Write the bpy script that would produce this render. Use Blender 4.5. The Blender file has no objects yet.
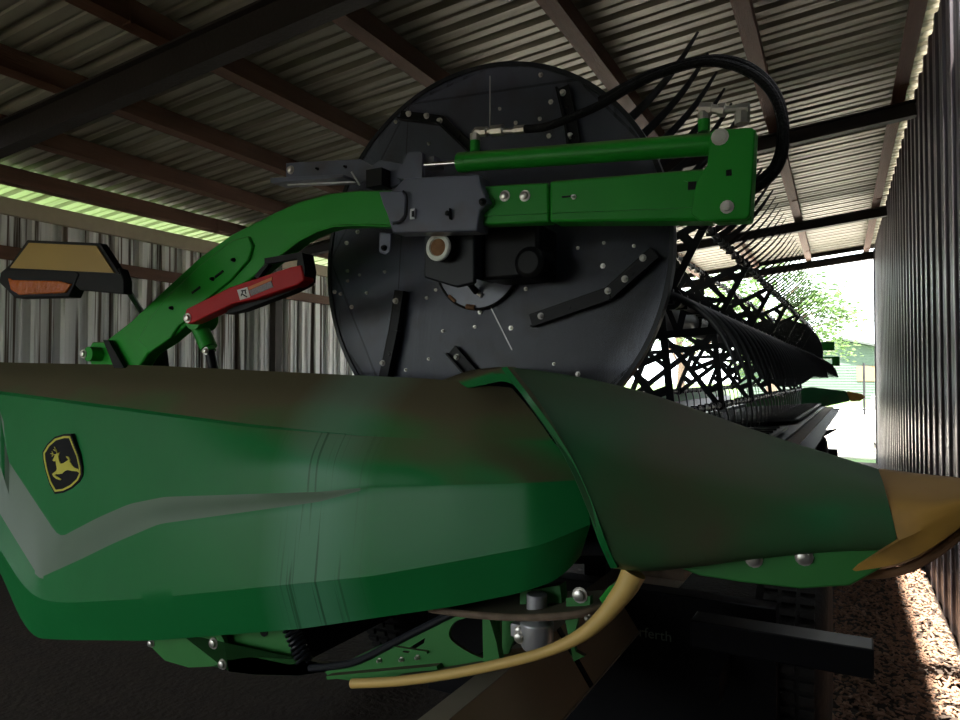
import bpy, bmesh, math, random
from mathutils import Vector, Matrix
random.seed(7)
C = bpy.context.scene
R = math.radians
# ------------------------------------------------------------------ camera
F = 700.0; CH = 1.6; YAW = R(27.2); PIT = R(1.39); HR = R(1.36)
cam_d = bpy.data.cameras.new('camera'); cam = bpy.data.objects.new('camera', cam_d)
C.collection.objects.link(cam); C.camera = cam
cam_d.sensor_width = 36; cam_d.lens = F / 960 * 36; cam_d.clip_start = .02; cam_d.clip_end = 500
cam.location = (0, 0, CH); cam.rotation_euler = (R(90) + PIT, 0, YAW)

# measuring helpers: read a sight line of the photo where it meets a plane of the place
def ray(px, py, th):
    a = (px - 480) / F; b = (360 - py) / F
    f = math.cos(PIT) - b * math.sin(PIT); u = math.sin(PIT) + b * math.cos(PIT)
    return (a * math.cos(th) - f * math.sin(th), a * math.sin(th) + f * math.cos(th), u)
def P(px, py, Y, th=YAW + HR):
    x, y, u = ray(px, py, th); s = Y / y; return Vector((x * s, Y, CH + u * s))
def PW(px, py, Y): return P(px, py, Y, YAW)
def ratio(px, py):
    p = P(px, py, 1.0); return (p.z - CH) / p.x
def XZ(pts, Y): return [(P(a, b, Y).x, P(a, b, Y).z) for a, b in pts]

# ------------------------------------------------------------------ materials
def mat(name, col, rough=.5, metal=0., var=.15, scale=6., bump=0., bscale=40., dust=None, dustamt=0., coat=0., stretch=(1, 1, 1), spec=.5, wear=None):
    m = bpy.data.materials.new(name); m.use_nodes = True
    nt = m.node_tree; N = nt.nodes; L = nt.links
    b = N['Principled BSDF']
    b.inputs['Roughness'].default_value = rough; b.inputs['Metallic'].default_value = metal
    b.inputs['Coat Weight'].default_value = coat; b.inputs['Specular IOR Level'].default_value = spec
    tc = N.new('ShaderNodeTexCoord'); mp = N.new('ShaderNodeMapping'); L.new(tc.outputs['Object'], mp.inputs[0])
    mp.inputs['Scale'].default_value = stretch
    n = N.new('ShaderNodeTexNoise'); n.inputs['Scale'].default_value = scale; n.inputs['Detail'].default_value = 6
    L.new(mp.outputs[0], n.inputs['Vector'])
    mx = N.new('ShaderNodeMix'); mx.data_type = 'RGBA'
    mx.inputs[6].default_value = (*[c * (1 - var) for c in col], 1); mx.inputs[7].default_value = (*[min(1, c * (1 + var)) for c in col], 1)
    L.new(n.outputs['Fac'], mx.inputs[0]); out = mx.outputs[2]
    if wear:
        wcol, lo, hi, wsc, wst = wear
        mp2 = N.new('ShaderNodeMapping'); mp2.inputs['Scale'].default_value = wst; L.new(tc.outputs['Object'], mp2.inputs[0])
        n2 = N.new('ShaderNodeTexNoise'); n2.inputs['Scale'].default_value = wsc; n2.inputs['Detail'].default_value = 4
        L.new(mp2.outputs[0], n2.inputs['Vector'])
        mr = N.new('ShaderNodeMapRange'); mr.inputs[1].default_value = lo; mr.inputs[2].default_value = hi
        L.new(n2.outputs['Fac'], mr.inputs[0])
        m2 = N.new('ShaderNodeMix'); m2.data_type = 'RGBA'; L.new(mr.outputs[0], m2.inputs[0]); L.new(out, m2.inputs[6])
        m2.inputs[7].default_value = (*wcol, 1); out = m2.outputs[2]
    if dust:
        g = N.new('ShaderNodeNewGeometry'); s = N.new('ShaderNodeSeparateXYZ'); L.new(g.outputs['Normal'], s.inputs[0])
        ad = N.new('ShaderNodeMath'); ad.operation = 'MULTIPLY_ADD'; L.new(n.outputs['Fac'], ad.inputs[0]); ad.inputs[1].default_value = .5
        L.new(s.outputs['Z'], ad.inputs[2])
        mr = N.new('ShaderNodeMapRange'); mr.inputs[1].default_value = .60; mr.inputs[2].default_value = 1.0
        mr.inputs[3].default_value = dustamt * .06; mr.inputs[4].default_value = dustamt
        L.new(ad.outputs[0], mr.inputs[0])
        m3 = N.new('ShaderNodeMix'); m3.data_type = 'RGBA'; L.new(mr.outputs[0], m3.inputs[0]); L.new(out, m3.inputs[6])
        m3.inputs[7].default_value = (*dust, 1); out = m3.outputs[2]
        rr = N.new('ShaderNodeMapRange'); L.new(mr.outputs[0], rr.inputs[0]); rr.inputs[3].default_value = rough; rr.inputs[4].default_value = .85
        L.new(rr.outputs[0], b.inputs['Roughness'])
    L.new(out, b.inputs['Base Color'])
    if bump:
        n4 = N.new('ShaderNodeTexNoise'); n4.inputs['Scale'].default_value = bscale; n4.inputs['Detail'].default_value = 5
        L.new(mp.outputs[0], n4.inputs['Vector'])
        bp = N.new('ShaderNodeBump'); bp.inputs['Strength'].default_value = bump; bp.inputs['Distance'].default_value = .02
        L.new(n4.outputs['Fac'], bp.inputs['Height']); L.new(bp.outputs[0], b.inputs['Normal'])
    return m

BROWN = (.125, .088, .055)
M = {}
M['green'] = mat('green_plastic', (.004, .17, .040), .32, spec=.18, var=.12, scale=3, dust=BROWN, dustamt=.9, bump=.05, bscale=12)
M['green_dusty'] = mat('dusty_green_plastic', (.014, .140, .046), .42, spec=.3, var=.2, scale=3, dust=(.085, .066, .04), dustamt=.5,
                       wear=((.082, .070, .040), .42, .68, 1.8, (1, 1, 1)))
M['green_paint'] = mat('green_paint', (.012, .30, .024), .36, spec=.28, var=.15, scale=5, dust=BROWN, dustamt=.6)
M['green_frame'] = mat('green_frame_paint', (.02, .20, .03), .5, var=.2, scale=8, dust=(.09, .06, .04), dustamt=.9)
M['greystripe'] = mat('lit_ledge_grey_green', (.10, .155, .10), .45, var=.1, scale=5)  # chamfer ledge; the light it catches is put into this paler colour
M['navy'] = mat('dark_painted_steel', (.115, .125, .175), .30, var=.2, scale=5, metal=.0, wear=((.085, .075, .08), .52, .8, 7, (1, 1, 1)), spec=.6)
M['black'] = mat('black_plastic', (.005, .005, .006), .45, var=.3, spec=.18)
M['tine'] = mat('tine_plastic', (.016, .017, .020), .38, var=.3, spec=.5)
M['blacksteel'] = mat('black_steel', (.012, .014, .018), .42, var=.3, spec=.3)
M['rubber'] = mat('tyre_rubber', (.012, .011, .01), .85, var=.3, scale=20, bump=.3)
M['belt'] = mat('draper_belt_rubber', (.05, .052, .056), .6, var=.3)
M['hose'] = mat('hose_cover', (.006, .006, .007), .6, spec=.2, var=.3, scale=60, bump=.4, bscale=120)
M['zinc'] = mat('zinc_steel', (.62, .60, .55), .35, metal=.9, var=.15, scale=30)
M['chrome'] = mat('chrome_rod', (.8, .8, .8), .15, metal=1, var=.03)
M['cast'] = mat('cast_grey', (.48, .48, .50), .42, metal=.6, var=.15, scale=20)
M['white'] = mat('white_ring', (.85, .87, .80), .45, var=.1, scale=15)
M['rustdark'] = mat('rusty_rim', (.17, .12, .08), .8, var=.5, scale=30, bump=.3)
M['rust'] = mat('rusty_steel', (.26, .13, .06), .8, var=.5, scale=22, bump=.3)
M['yellow'] = mat('yellow_guard', (.80, .54, .16), .5, var=.12, scale=10, dust=(.25, .16, .07), dustamt=.3)
M['nose'] = mat('yellow_nose', (.50, .27, .05), .55, var=.15, scale=6, dust=(.16, .09, .04), dustamt=.5, wear=((.14, .08, .04), .55, .8, 5, (1, 1, 1)))
M['reflector'] = mat('yellow_reflector', (.36, .23, .05), .4, var=.08)
M['amber'] = mat('amber_lens', (.42, .09, .008), .2, var=.3, scale=14, bump=.4, bscale=60)
M['red'] = mat('red_paint', (.44, .010, .014), .38, spec=.2, var=.12, scale=8)
M['orange'] = mat('orange_label', (.55, .15, .03), .5, var=.05)
M['label'] = mat('white_label', (.62, .60, .55), .5, var=.05)
M['print'] = mat('grey_print', (.22, .2, .2), .6, var=.6, scale=160)
M['emblem_yellow'] = mat('emblem_yellow', (.55, .50, .04), .45, var=.05)
M['emblem_black'] = mat('emblem_black', (.003, .003, .005), .5, var=.1, spec=.12)
M['tan'] = mat('tan_beam_paint', (.46, .36, .22), .5, var=.12, scale=4)
M['tanlight'] = mat('dusty_beam_top', (.40, .35, .26), .7, var=.12, scale=14)
M['wood'] = mat('brown_purlin', (.12, .050, .025), .75, var=.35, scale=5, stretch=(6, .6, 6), bump=.3, bscale=20)
M['beamsteel'] = mat('dark_rafter_steel', (.018, .013, .010), .7, var=.4, scale=4, bump=.2)
M['roof'] = mat('roof_sheet', (.30, .29, .225), .5, metal=.3, var=.15, scale=3, stretch=(.3, 4, 1), wear=((.12, .10, .07), .50, .72, 2.5, (.12, 4, 1)))
M['wall_l'] = mat('weathered_rib_shaded_sheet', (.80, .81, .80), .6, metal=.15, var=.15, scale=4, stretch=(1, 9, .12), wear=((.10, .07, .05), .54, .60, 7, (1, 2.6, .04)))  # weathered sheet; its brown bands also paint in the shading of the ribs
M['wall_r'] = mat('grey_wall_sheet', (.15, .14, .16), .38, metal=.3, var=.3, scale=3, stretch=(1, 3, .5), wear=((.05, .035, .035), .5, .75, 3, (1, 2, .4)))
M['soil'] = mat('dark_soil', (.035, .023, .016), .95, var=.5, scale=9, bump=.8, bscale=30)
M['chips'] = mat('wood_chip', (.24, .14, .092), .85, var=.5, scale=9)
M['lawn'] = mat('lawn_grass', (.08, .15, .04), .9, var=.3, scale=2, bump=.6)
M['concrete'] = mat('concrete_drive', (.72, .67, .60), .85, var=.1, scale=1)
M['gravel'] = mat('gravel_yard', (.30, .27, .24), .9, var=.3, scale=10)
M['dirt'] = mat('low_bounce_dirt', (.035, .028, .022), .95, var=.3, scale=6)
M['leaf'] = mat('tree_leaf', (.07, .15, .035), .6, var=.4, scale=.8)
M['bark'] = mat('tree_bark', (.16, .12, .09), .9, var=.4)
M['siding'] = mat('pale_siding', (.095, .135, .115), .7, var=.06, scale=1)
M['shingle'] = mat('roof_shingle', (.06, .07, .07), .8, var=.15)
M['glass'] = mat('window_dark', (.2, .23, .25), .2, var=.1)
M['sign'] = mat('orange_sign', (.3, .14, .08), .5, var=.1)

# drip streaks, scuffs: dark runs in the dust on the side panel, with their own shape, plus a painted highlight
def streaks_and_highlight(m, x0, x1, scale_x=70):
    nt = m.node_tree; N = nt.nodes; L = nt.links; b = N['Principled BSDF']
    src = b.inputs['Base Color'].links[0].from_socket
    tc = N.new('ShaderNodeTexCoord'); mp = N.new('ShaderNodeMapping'); mp.inputs['Scale'].default_value = (scale_x, 0.2, 1.6)
    L.new(tc.outputs['Object'], mp.inputs[0])
    n = N.new('ShaderNodeTexNoise'); n.inputs['Scale'].default_value = 1; n.inputs['Detail'].default_value = 2; L.new(mp.outputs[0], n.inputs[0])
    mr = N.new('ShaderNodeMapRange'); mr.inputs[1].default_value = .58; mr.inputs[2].default_value = .66; L.new(n.outputs['Fac'], mr.inputs[0])
    s = N.new('ShaderNodeSeparateXYZ'); L.new(tc.outputs['Object'], s.inputs[0])
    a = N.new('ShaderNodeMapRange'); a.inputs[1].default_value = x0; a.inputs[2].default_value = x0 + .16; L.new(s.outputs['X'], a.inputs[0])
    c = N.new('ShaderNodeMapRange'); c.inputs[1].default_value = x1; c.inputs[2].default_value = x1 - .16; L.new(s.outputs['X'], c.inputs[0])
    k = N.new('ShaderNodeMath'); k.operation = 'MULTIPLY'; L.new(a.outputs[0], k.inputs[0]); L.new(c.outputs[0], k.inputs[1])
    k2 = N.new('ShaderNodeMath'); k2.operation = 'MULTIPLY'; L.new(k.outputs[0], k2.inputs[0]); L.new(mr.outputs[0], k2.inputs[1])
    k3 = N.new('ShaderNodeMath'); k3.operation = 'MULTIPLY'; k3.inputs[1].default_value = .6; zc = N.new('ShaderNodeMath'); zc.operation = 'LESS_THAN'; zc.inputs[1].default_value = P(320, 432, 1.6).z - HB.z; L.new(s.outputs['Z'], zc.inputs[0]); kz = N.new('ShaderNodeMath'); kz.operation = 'MULTIPLY'; L.new(zc.outputs[0], kz.inputs[0]); L.new(k2.outputs[0], kz.inputs[1]); L.new(kz.outputs[0], k3.inputs[0])
    # highlight painted into the colour as a pale patch around the runs
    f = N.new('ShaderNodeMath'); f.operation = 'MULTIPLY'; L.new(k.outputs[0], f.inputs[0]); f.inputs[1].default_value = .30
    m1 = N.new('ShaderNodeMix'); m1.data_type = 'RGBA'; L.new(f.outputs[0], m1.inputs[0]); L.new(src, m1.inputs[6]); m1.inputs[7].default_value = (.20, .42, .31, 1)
    m2 = N.new('ShaderNodeMix'); m2.data_type = 'RGBA'; L.new(k3.outputs[0], m2.inputs[0]); L.new(m1.outputs[2], m2.inputs[6]); m2.inputs[7].default_value = (.01, .04, .015, 1)
    L.new(m2.outputs[2], b.inputs['Base Color'])

# ------------------------------------------------------------------ mesh helpers
class MB:
    def __init__(s): s.b = bmesh.new()
    def box(s, c, d, rz=0, ry=0, rx=0):
        m = Matrix.Translation(c) @ Matrix.Rotation(rz, 4, 'Z') @ Matrix.Rotation(ry, 4, 'Y') @ Matrix.Rotation(rx, 4, 'X') @ Matrix.Diagonal((*d, 1))
        bmesh.ops.create_cube(s.b, size=1, matrix=m); return s
    def box2(s, a, b): return s.box([(a[i] + b[i]) / 2 for i in range(3)], [abs(a[i] - b[i]) for i in range(3)])
    def tube(s, pts, r, seg=12, caps=True, flat=None):
        pts = [Vector(p) for p in pts]; n = len(pts); rs = r if isinstance(r, (list, tuple)) else [r] * n
        rings = []; up = None
        for i, p in enumerate(pts):
            t = (pts[min(i + 1, n - 1)] - pts[max(i - 1, 0)]).normalized()
            if up is None:
                up = Vector((0, 0, 1)) if abs(t.z) < .9 else Vector((0, 1, 0))
            u = (up - t * up.dot(t)).normalized(); up = u; v = t.cross(u)
            fu = flat if flat else 1
            rings.append([s.b.verts.new(p + (u * math.cos(k * 2 * math.pi / seg) * fu + v * math.sin(k * 2 * math.pi / seg)) * rs[i]) for k in range(seg)])
        for a, b in zip(rings, rings[1:]):
            for k in range(seg): s.b.faces.new((a[k], a[(k + 1) % seg], b[(k + 1) % seg], b[k]))
        if caps:
            s.b.faces.new(rings[0][::-1]); s.b.faces.new(rings[-1])
        return s
    def bar(s, a, b, w, t):      # flat bar between two points lying in a plane of constant Y
        a = Vector(a); b = Vector(b); d = b - a; ang = math.atan2(d.z, d.x)
        return s.box((a + b) / 2, (d.length, t, w), ry=-ang)
    def prism(s, xz, y0, y1, holes=()):
        f = [s.b.verts.new((x, y0, z)) for x, z in xz]; g = [s.b.verts.new((x, y1, z)) for x, z in xz]
        n = len(xz)
        if not holes:
            s.b.faces.new(f); s.b.faces.new(g[::-1])
        else:
            for ring in (f, g):
                ed = [s.b.edges.get((ring[i], ring[(i + 1) % n])) or s.b.edges.new((ring[i], ring[(i + 1) % n])) for i in range(n)]
                yy = ring[0].co.y
                for h in holes:
                    hv = [s.b.verts.new((x, yy, z)) for x, z in h]
                    ed += [s.b.edges.new((hv[i], hv[(i + 1) % len(hv)])) for i in range(len(hv))]
                bmesh.ops.triangle_fill(s.b, use_beauty=True, use_dissolve=False, edges=ed)
            for h in holes:
                k = len(h); h0 = [s.b.verts.new((x, y0, z)) for x, z in h]; h1 = [s.b.verts.new((x, y1, z)) for x, z in h]
                for i in range(k): s.b.faces.new((h0[i], h0[(i + 1) % k], h1[(i + 1) % k], h1[i]))
        for i in range(n): s.b.faces.new((f[i], g[i], g[(i + 1) % n], f[(i + 1) % n]))
        return s
    def lathe(s, c, prof, axis='Y', seg=32):   # prof: (radius, along)
        rings = []
        for r, h in prof:
            ring = []
            for k in range(seg):
                a = 2 * math.pi * k / seg; u, v = r * math.cos(a), r * math.sin(a)
                q = {'Y': (u, h, v), 'Z': (u, v, h), 'X': (h, u, v)}[axis]
                ring.append(s.b.verts.new(Vector(c) + Vector(q)))
            rings.append(ring)
        for a, b in zip(rings, rings[1:]):
            for k in range(seg): s.b.faces.new((a[k], a[(k + 1) % seg], b[(k + 1) % seg], b[k]))
        if prof[0][0] > 1e-5: s.b.faces.new(rings[0])
        if prof[-1][0] > 1e-5: s.b.faces.new(rings[-1][::-1])
        return s
    def grid(s, rows, close_back=None):
        V = [[s.b.verts.new(p) for p in r] for r in rows]
        for a, b in zip(V, V[1:]):
            for k in range(len(a) - 1): s.b.faces.new((a[k], a[k + 1], b[k + 1], b[k]))
        return V
    def mesh(s, name, smooth=35, off=None):
        b = s.b
        if off is not None: bmesh.ops.translate(b, vec=-Vector(off), verts=b.verts)
        bmesh.ops.remove_doubles(b, verts=b.verts, dist=1e-5)
        bmesh.ops.recalc_face_normals(b, faces=b.faces)
        b.normal_update()
        if smooth:
            for f in b.faces: f.smooth = True
            for e in b.edges:
                e.smooth = len(e.link_faces) == 2 and e.calc_face_angle(0) < R(smooth)
        me = bpy.data.meshes.new(name); b.to_mesh(me); b.free(); return me

def link(o): C.collection.objects.link(o); return o
def obj(name, mb, m, parent=None, base=None, bevel=0, smooth=35, label=None, solid=0):
    off = base
    if base is None and parent is not None: off = parent.get('_b')
    me = mb.mesh(name, smooth, off)
    me.materials.append(M[m] if isinstance(m, str) else m)
    o = link(bpy.data.objects.new(name, me))
    if off is not None and parent is None: o.location = off
    if off is not None: o['_b'] = list(off)
    if parent: o.parent = parent
    if solid:
        k = o.modifiers.new('thickness', 'SOLIDIFY'); k.thickness = solid; k.offset = 0
    if bevel:
        k = o.modifiers.new('bevel', 'BEVEL'); k.width = bevel; k.segments = 2; k.limit_method = 'ANGLE'; k.angle_limit = R(40)
    if label: o['label'] = label
    return o
def thing(name, label, cat, base, group=None):
    o = link(bpy.data.objects.new(name, None)); o.location = base; o['_b'] = list(base)
    o['label'] = label; o['category'] = cat
    if group: o['group'] = group
    o.empty_display_size = .1
    return o
def tag(o, label, cat, group=None):
    o['label'] = label; o['category'] = cat
    if group: o['group'] = group
    return o
def struct(name, mb, m, **k):
    o = obj(name, mb, m, **k); o['kind'] = 'structure'; return o
def smoothpts(pts, k=6):
    pts = [Vector(p) for p in pts]; out = []
    for i in range(len(pts) - 1):
        a, b, c, d = pts[max(i - 1, 0)], pts[i], pts[i + 1], pts[min(i + 2, len(pts) - 1)]
        for j in range(k):
            t = j / k
            out.append(.5 * ((2 * b) + (c - a) * t + (2 * a - 5 * b + 4 * c - d) * t * t + (3 * b - a - 3 * c + d) * t ** 3))
    out.append(pts[-1]); return out
def smoothring(pts, k=5):
    n = len(pts); v = [Vector((p[0], p[1], 0)) for p in pts]; out = []
    for i in range(n):
        a, b, c, d = v[i - 1], v[i], v[(i + 1) % n], v[(i + 2) % n]
        for j in range(k):
            t = j / k
            q = .5 * ((2 * b) + (c - a) * t + (2 * a - 5 * b + 4 * c - d) * t * t + (3 * b - a - 3 * c + d) * t ** 3)
            out.append((q.x, q.y))
    return out

# ================================================================== THE SHED
WX = .62; LX = -6.75; Y0 = -2.5; Y1 = 15.0
def roofz(x): return 4.05 + .1 * (x - .0)
def corr(mb, A, U, V, N, length, height, p, h):
    """ribbed sheet: ribs run along V, repeat along U, stand out along N"""
    A, U, V, N = map(Vector, (A, U, V, N)); prof = []; n = max(1, round(length / p)); p = length / n
    for i in range(n):
        for f, g in ((0, 0), (.30, 0), (.34, .25), (.40, .25), (.44, 0), (.70, 0), (.76, 1), (.94, 1)):
            prof.append(((i + f) * p, g * h))
    prof.append((n * p, 0))
    top = [mb.b.verts.new(A + U * u + N * g) for u, g in prof]; bot = [mb.b.verts.new(A + V * height + U * u + N * g) for u, g in prof]
    for i in range(len(prof) - 1): mb.b.faces.new((top[i], top[i + 1], bot[i + 1], bot[i]))
sl = Vector((-1, 0, -.1)).normalized()
m = MB()
# the far part of the roof reaches the right wall; between Y=.6 and 4.2 an unseen slot is left open to let in the sun stripe
corr(m, (WX + .15, 4.9, roofz(WX + .15)), (0, 1, 0), sl, (0, 0, 1), Y1 - 4.9 + .3, 8.25, .26, .045)
corr(m, (.40, .6, roofz(.40)), (0, 1, 0), sl, (0, 0, 1), 4.3, 7.88, .26, .045)
corr(m, (WX + .15, Y0, roofz(WX + .15)), (0, 1, 0), sl, (0, 0, 1), 3.1, 8.25, .26, .045)
struct('ceiling', m, 'roof', smooth=0)
for i, (x, ya, yb) in enumerate(((.33, Y0, 4.9), (.48, 4.9, Y1), *[(q, Y0, Y1) for q in (-.49, -1.45, -2.50, -3.47, -4.45, -5.38, -6.32)])):
    m = MB(); z = roofz(x) - .012
    m.box((x, (ya + yb) / 2, z - .075), (.055, yb - ya, .14), ry=-.1)
    m.box((x - .03, (ya + yb) / 2, z - .142), (.075, yb - ya, .012), ry=-.1)
    for k in range(4):   # lap joints
        if ya < 1.7 + k * 4.0 < yb - 1: m.box((x, 1.7 + k * 4.0 + (i % 2) * .8, z - .08), (.066, .02, .15), ry=-.1)
    o = struct('ceiling_purlin', m, 'wood', smooth=0)
for i, y in enumerate((2.8, 6.95, 11.1, 15.0)):
    m = MB(); L_ = WX - LX; xc = (WX + LX) / 2; zc = roofz(xc) - .155
    a = math.atan(.1)
    h_ = .20 if i == 0 else .13
    m.box((xc, y, zc - h_ / 2), (L_, .015, h_), ry=-a)
    m.box((xc, y, zc - .008), (L_, .10, .015), ry=-a); m.box((xc, y, zc - h_), (L_, .10, .015), ry=-a)
    struct('ceiling_rafter', m, 'beamsteel', smooth=0)
m = MB(); m.box(((WX + LX) / 2, Y1 + .1, roofz((WX + LX) / 2) - .02), (WX - LX + .5, .03, .12), ry=-math.atan(.1))
struct('trim_1', m, 'beamsteel', smooth=0)
# unseen near wall, added to trim the light; openings shaped for disc and panel
m = MB(); corr(m, (-1.9, Y0, 0), (1, 0, 0), (0, 0, 1), (0, 1, 0), WX + 1.9, 4.0, .28, .03); struct('wall_near_added', m, 'wall_l', smooth=0)
m = MB(); m.box((-4.3, Y0, 3.0), (4.9, .04, 1.4)).box((-3.3, Y0, .54), (2.9, .04, 1.08)).box((-4.62, Y0, 1.9), (.26, .06, 1.3)); struct('wall_near_light_infill', m, 'wall_l', smooth=0)
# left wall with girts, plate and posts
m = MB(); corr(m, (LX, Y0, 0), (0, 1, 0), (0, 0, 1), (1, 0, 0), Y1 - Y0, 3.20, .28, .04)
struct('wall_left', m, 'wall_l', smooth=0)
m = MB(); m.box((LX + .08, (Y0 + Y1) / 2, 3.14), (.06, Y1 - Y0, .15)); struct('trim_2', m, 'tanlight', smooth=0)
for i, z in enumerate((2.72, 1.5, .6)):
    m = MB(); m.box((LX + .075, (Y0 + Y1) / 2, z), (.05, Y1 - Y0, .12)); struct('trim_%d' % (3 + i), m, 'wood', smooth=0)
for y in (-1.2, 2.8, 6.95, 11.1, 14.9):
    m = MB(); m.box((LX + .16, y, 1.62), (.10, .12, 3.24)); struct('wall_post', m, 'beamsteel', smooth=0)
# right wall
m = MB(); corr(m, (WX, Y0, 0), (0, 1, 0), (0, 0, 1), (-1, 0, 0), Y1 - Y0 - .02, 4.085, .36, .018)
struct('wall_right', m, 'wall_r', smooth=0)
m = MB(); m.box((WX - .01, Y1, 2.0), (.06, .05, 4.0)); struct('trim_6', m, 'wall_r', smooth=0)
# ground
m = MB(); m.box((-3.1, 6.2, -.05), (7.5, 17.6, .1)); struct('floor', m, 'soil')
m = MB()
n = 40
m.box((0, 60, -.11), (240, 240, .1))
struct('ground_lawn', m, 'lawn')
m = MB(); m.box((9, -9, -.055), (16.6, 26, .06)); m.box((7, 12, -.055), (12.6, 16, .06)); struct('ground_gravel', m, 'gravel')
m = MB(); m.box((-12, -18, -.055), (26, 30.0, .06)); struct('ground_dirt_low_bounce', m, 'dirt')  # unseen yard ground, kept dark to hold back bounce into the shed
m = MB(); m.box((-5, 28.4, -.055), (60, 24.5, .06)); m.box((3.6, 40.5, -.055), (60, 3, .06)); struct('ground_driveway', m, 'concrete')
# loose wood chips by the right wall
m = MB(); rnd = random.Random(3)
for i in range(7000):
    y = 2.6 + 6.5 * rnd.random() ** 1.4; x = WX - .05 - rnd.random() ** 1.0 * .62
    l = rnd.uniform(.012, .045); w = rnd.uniform(.008, .02)
    z = .006 + .03 * rnd.random() + max(0, .05 * (1 - abs(x - .45) / .25))
    mm = Matrix.Translation((x, y, z)) @ Matrix.Rotation(rnd.uniform(0, 6.28), 4, 'Z') @ Matrix.Rotation(rnd.uniform(-.5, .5), 4, 'X') @ Matrix.Rotation(rnd.uniform(-.5, .5), 4, 'Y') @ Matrix.Diagonal((l, w, .006, 1))
    vs = [m.b.verts.new(mm @ Vector(q)) for q in ((-.5, -.5, 0), (.5, -.4, 0), (.45, .5, 0), (-.5, .4, 0), (-.3, -.3, 1), (.4, -.3, 1), (.35, .3, 1), (-.4, .3, 1))]
    for f in ((4, 5, 6, 7), (0, 1, 5, 4), (1, 2, 6, 5), (2, 3, 7, 6), (3, 0, 4, 7)): m.b.faces.new([vs[k] for k in f])
o = obj('wood_chips', m, 'chips', smooth=0); o['kind'] = 'stuff'; tag(o, 'loose brown wood chips covering the ground beside the right wall', 'wood chips')

# ================================================================== THE HEADER
HB = Vector((-1.3, 2.0, .62))
hr = thing('combine_header', 'green harvester header with dark reel disc and yellow-tipped divider, loaded on the trailer', 'combine header',
           (0, 0, 0))
hr['_b'] = list(HB)
rotH = Matrix.Rotation(-HR, 4, 'Z')
hr.location = rotH @ HB; hr.rotation_euler = (0, 0, -HR)

def spl(keys, n, w):
    """resample (px,py,Y) keys by px fraction, light smoothing"""
    x0, x1 = keys[0][0], keys[-1][0]; out = []
    for i in range(n):
        x = x0 + (x1 - x0) * i / (n - 1)
        for a, b in zip(keys, keys[1:]):
            if x <= b[0] + 1e-6: break
        t = (x - a[0]) / (b[0] - a[0]); t = max(0, min(1, t))
        out.append([x, a[1] + (b[1] - a[1]) * t, a[2] + (b[2] - a[2]) * t])
    if w:
        src = [o[:] for o in out]
        for i in range(n):
            k = min(w, i, n - 1 - i)
            for c in (1, 2): out[i][c] = sum(src[j][c] for j in range(i - k, i + k + 1)) / (2 * k + 1)
    return [P(*o) for o in out]
def surface(groups, n):
    """groups of rows; inside a group the surface is smooth, between groups there is a crease"""
    rows = []
    for gi, (g, k) in enumerate(groups):
        R_ = [spl(keys, n, w) for keys, w in g]
        for i in range(len(R_) - 1):
            A, B_, C_, D_ = R_[max(i - 1, 0)], R_[i], R_[i + 1], R_[min(i + 2, len(R_) - 1)]
            for j in range(k):
                t = j / k
                rows.append([.5 * ((2 * b) + (c - a) * t + (2 * a - 5 * b + 4 * c - d) * t * t + (3 * b - a - 3 * c + d) * t ** 3) for a, b, c, d in zip(A, B_, C_, D_)])
    rows.append(spl(*[(lambda kk: kk)(groups[-1][0][-1])][0][:1], n, groups[-1][0][-1][1]))
    return rows
r8b = ([(-60, 361, 2.05), (150, 367, 2.05), (350, 377, 2.02), (512, 392, 1.95)], 6)
r0 = ([(-60, 360, 1.80), (0, 363, 1.80), (150, 366, 1.80), (350, 376, 1.79), (440, 380, 1.79), (512, 389, 1.78)], 8)
r1 = ([(-60, 373, 1.68), (0, 376, 1.68), (150, 386, 1.68), (300, 400, 1.67), (400, 408, 1.655), (532, 412, 1.69)], 8)
r2 = ([(-60, 385, 1.60), (0, 391, 1.60), (100, 404, 1.60), (250, 424, 1.595), (370, 436, 1.60), (450, 440, 1.592), (552, 440, 1.635)], 6)
r3 = ([(-60, 388, 1.615), (0, 394, 1.615), (100, 407, 1.615), (250, 427, 1.61), (370, 436.3, 1.60), (450, 440, 1.592), (552, 440, 1.635)], 6)
rm = ([(-60, 391, 1.612), (0, 396, 1.61), (30, 440, 1.605), (60, 470, 1.60), (130, 470, 1.595), (250, 463, 1.57), (300, 460, 1.56), (400, 463, 1.549), (500, 464, 1.562), (572, 464, 1.622)], 5)
r4 = ([(-60, 394, 1.60), (0, 398, 1.60), (5, 455, 1.60), (60, 538, 1.585), (98, 518, 1.582), (130, 504, 1.58), (165, 497, 1.575), (320, 492, 1.545), (372, 487, 1.530), (450, 485, 1.530), (530, 483, 1.552), (587, 480, 1.612)], 1)
r5 = ([(-60, 430, 1.55), (-25, 470, 1.55), (0, 513, 1.55), (40, 578, 1.54), (80, 560, 1.54), (115, 543, 1.54), (160, 524, 1.535), (320, 502, 1.53), (372, 488, 1.529), (450, 485.5, 1.5295), (530, 483.5, 1.5515), (587, 480.5, 1.6115)], 1)
r6 = ([(-60, 460, 1.525), (-30, 500, 1.525), (5, 556, 1.52), (30, 596, 1.52), (60, 603, 1.518), (150, 598, 1.513), (230, 590, 1.508), (370, 576, 1.500), (450, 562, 1.508), (540, 545, 1.535), (590, 524, 1.60)], 3)
r7 = ([(-60, 470, 1.58), (-30, 515, 1.57), (2, 572, 1.57), (28, 637, 1.56), (60, 639, 1.56), (150, 640, 1.555), (300, 628, 1.55), (450, 606, 1.55), (520, 592, 1.57), (560, 578, 1.60), (580, 555, 1.63)], 3)
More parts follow.
